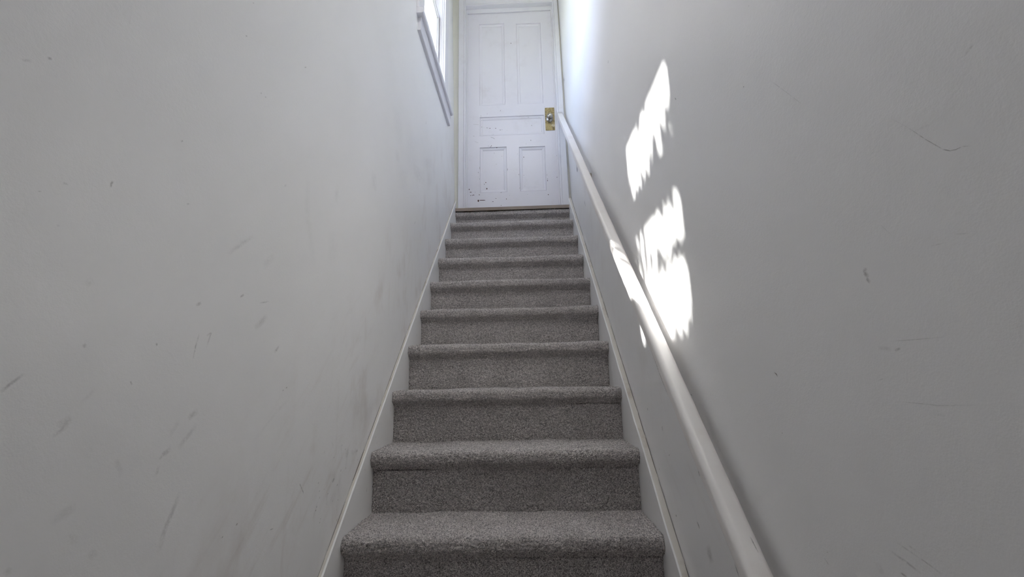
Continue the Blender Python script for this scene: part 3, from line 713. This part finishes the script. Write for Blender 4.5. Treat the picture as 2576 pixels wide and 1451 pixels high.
for i in range(N + 1):
    y = -.72 + (RYB + .0 - -.72) * i / N
    cx, cz = rail_c(y)
    jx, jz = rg.uniform(-.0005, .0005), rg.uniform(-.0005, .0005)
    if i == N: rings.append([bm.verts.new((cx + u, YC - .0005, cz + v / math.cos(ang) + (YC - y) * math.tan(ang))) for u, v in rail_section(y)])
    else: rings.append([bm.verts.new((cx + u + jx, y - v * math.sin(ang), cz + v * math.cos(ang) + jz)) for u, v in rail_section(y)])
n = len(rings[0])
for a, b_ in zip(rings, rings[1:]):
    for i in range(n): bm.faces.new((a[i], a[(i + 1) % n], b_[(i + 1) % n], b_[i]))
bm.faces.new(rings[0]); bm.faces.new(rings[-1])
bmesh.ops.recalc_face_normals(bm, faces=bm.faces)
for f in bm.faces: f.smooth = True
# nicks in the paint: (y, across) on the side face and on the top face
mk_side = [([(.04, -.004), (-.03, -.010), (-.085, -.012)], .0009, .75), ([(-.24, -.014), (-.232, -.009)], .0014, .6), ([(.62, 0), (.60, -.004)], .0008, .6), ([(.93, -.01), (.92, -.006)], .0008, .5), ([(-.36, -.012), (-.38, -.016)], .0010, .6), ([(-.415, -.010), (-.44, -.016)], .0012, .6), ([(.56, .006), (.555, .002)], .0009, .6)]
decals(bm, mk_side, lambda y, v, k: (rail_c(y)[0] - .0457 / 2 - .0005, y - v * math.sin(ang), rail_c(y)[1] + v * math.cos(ang)), 1)
mk_top = [([(1.75, .004), (1.742, .006)], .0012, .6), ([(1.70, .003), (1.69, .005)], .0010, .5), ([(1.15, .010), (1.144, .012)], .0012, .7), ([(1.03, .004), (1.02, .010)], .0008, .4), ([(.99, .004), (.985, .008)], .0008, .35), ([(-.10, .018), (-.104, .020)], .0012, .7), ([(-.34, .008), (-.36, .010)], .0010, .5), ([(.10, .004), (.06, .006)], .0006, .3), ([(.33, .012), (.325, .013)], .0010, .5)]
decals(bm, mk_top, lambda y, u, k: (rail_c(y)[0] + u, y - .0225 * math.sin(ang), rail_c(y)[1] + .0225 * math.cos(ang)), 1)
me = bpy.data.meshes.new('rail'); bm.to_mesh(me); bm.free()
link_mesh('rail', me, [RAILP, SCUFF], rail_e)
bm = bmesh.new()                                          # bracket: rounded plate on the wall and an arm under the rail
by = 1.245; bx = rail_c(by)[0]; bz = rail_c(by)[1]
prof = []
for a in range(0, 181, 15): prof.append((by + .013 * math.cos(math.radians(a)), 1.910 + .013 * math.sin(math.radians(a))))
prof += [(by - .013, 1.875), (by + .013, 1.875)]
prism_x(bm, prof, XR - .009, XR - .0003)
box(bm, bx + .002, XR - .006, by - .006, by + .006, 1.909, 1.918)
box(bm, bx + .002, bx + .014, by - .006, by + .006, 1.909, bz - .0305)
obj('bracket', bm, BRACKETM, rail_e, bevel=.002)['label'] = 'old metal wall bracket'

# ------------------------------------------------------------------ outdoors
bm = bmesh.new(); box(bm, -14, 14, -16, 14, FLOORZ - .30, FLOORZ - .14)
tag(obj('ground', bm, GROUND), 'ground outside the house', 'ground', 'structure')

# ------------------------------------------------------------------ added unseen lamp on the ceiling of the stairwell
FILL_L, FILL_Y = 40.0, -0.8  # added fill that lifts the shadows in the stairwell
fill_lamp = bpy.data.objects.new('added_fill_light', None); COL.objects.link(fill_lamp); fill_lamp.location = (0, FILL_Y, CEILZ)
tag(fill_lamp, 'added round fill light on the stairwell ceiling, out of view', 'fill_lamp')
bpy.context.view_layer.update()
T_ = Matrix.Translation((0, FILL_Y, CEILZ))
bm = bmesh.new(); lathe(bm, [(0, -.0005), (.17, -.0005), (.175, -.006), (.175, -.03), (.165, -.034), (0, -.034)], 48)
bmesh.ops.transform(bm, matrix=T_, verts=bm.verts)
obj('fill_lamp_base', bm, TRIM, fill_lamp)
b = NB('fill_glow'); em = b.n('ShaderNodeEmission'); em.inputs[0].default_value = (1.0, .985, .97, 1); em.inputs[1].default_value = FILL_L
b.l(em.outputs[0], b.out.inputs[0])
bm = bmesh.new(); lathe(bm, [(.16, -.0345), (.160, -.06), (.145, -.095), (.10, -.125), (.05, -.138), (0, -.140)], 48)
bmesh.ops.transform(bm, matrix=T_, verts=bm.verts)
obj('fill_lamp_shade', bm, b.m, fill_lamp, smooth=True)

# ------------------------------------------------------------------ added unseen leafy branch outdoors that breaks up the sunlight through the window
LEAF = simple('green_leaf', (.10, .17, .05), .5)
BARK = simple('bark', (.16, .11, .07), .9)
leaf_screen = bpy.data.objects.new('added_leaf_screen', None); COL.objects.link(leaf_screen); leaf_screen.location = (-1.3, 2.2, 5.0)
tag(leaf_screen, 'added unseen foliage outside the stairwell window that breaks up the sunlight', 'branch')
bpy.context.view_layer.update()
rl = random.Random(21)
bm = bmesh.new()
def leaf(y, z, w, ln, T):
    """added hanging leaf, placed so its shadow falls about (y, z) on the right wall"""
    c = Vector((XR, y, z)) - SUN_DIR * T
    tilt = rl.uniform(-.18, .18); turn = rl.uniform(-.5, .5)
    L, R, Mid = [], [], []
    for i in range(7):
        t = i / 6
        ww = w / 2 * math.sin(PI * min(1, t * .92 + .06)) ** .8
        zz = (t - .5) * ln
        cy = zz * tilt; bend = .02 * (t - .5) ** 2
        Mid.append(bm.verts.new((c.x + bend, c.y + cy, c.z + zz)))
        L.append(bm.verts.new((c.x + bend + ww * math.sin(turn), c.y + cy - ww, c.z + zz)))
        R.append(bm.verts.new((c.x + bend + ww * math.sin(turn) * .6, c.y + cy + ww, c.z + zz)))
    for i in range(6):
        bm.faces.new((L[i], Mid[i], Mid[i + 1], L[i + 1])); bm.faces.new((Mid[i], R[i], R[i + 1], Mid[i + 1]))
y = -.17
while y < .52:                                            # along the top of the light
    leaf(y, 1.655 + rl.uniform(-.015, .015), rl.uniform(.04, .06), rl.uniform(.12, .28), 3.1 + rl.uniform(0, .2))
    y += rl.uniform(.036, .06)
y = -.17
while y < .52:                                            # between the two patches, from above and from below
    hi = 1.37 + .05 * max(0, (.12 - y) / .2)
    leaf(y, hi + rl.uniform(-.03, .01), rl.uniform(.04, .06), rl.uniform(.08, .22), 3.1 + rl.uniform(0, .2))
    y += rl.uniform(.036, .065)
y = -.17
while y < .52:
    lo = 1.21 if -.02 > y or y > .2 else 1.24
    leaf(y, lo + rl.uniform(-.02, .02) - (.05 if y > .25 else 0), rl.uniform(.035, .055), rl.uniform(.10, .20), 3.1 + rl.uniform(0, .2))
    y += rl.uniform(.036, .06)
for (y, z, w, ln) in ((-.10, 1.02, .06, .09), (-.06, 1.03, .06, .10), (-.01, 1.025, .06, .10), (.04, 1.02, .05, .13), (.09, 1.035, .06, .10), (.13, 1.05, .06, .13), (.19, 1.06, .05, .12), (.25, 1.08, .05, .16), (.30, 1.05, .045, .2), (.36, 1.07, .05, .16), (.41, 1.08, .05, .18)):
    leaf(y, z, w, ln, 3.15)
for (y, z, w, ln) in ((-.11, .83, .05, .10), (-.075, .815, .045, .08), (-.03, .80, .045, .08), (.03, .82, .05, .06), (.20, .82, .05, .08), (.27, .82, .05, .10), (.34, .83, .05, .12), (.40, .82, .04, .08), (.44, .84, .04, .10)):
    leaf(y, z, w, ln, 3.1)
obj('screen_leaves', bm, LEAF, leaf_screen)
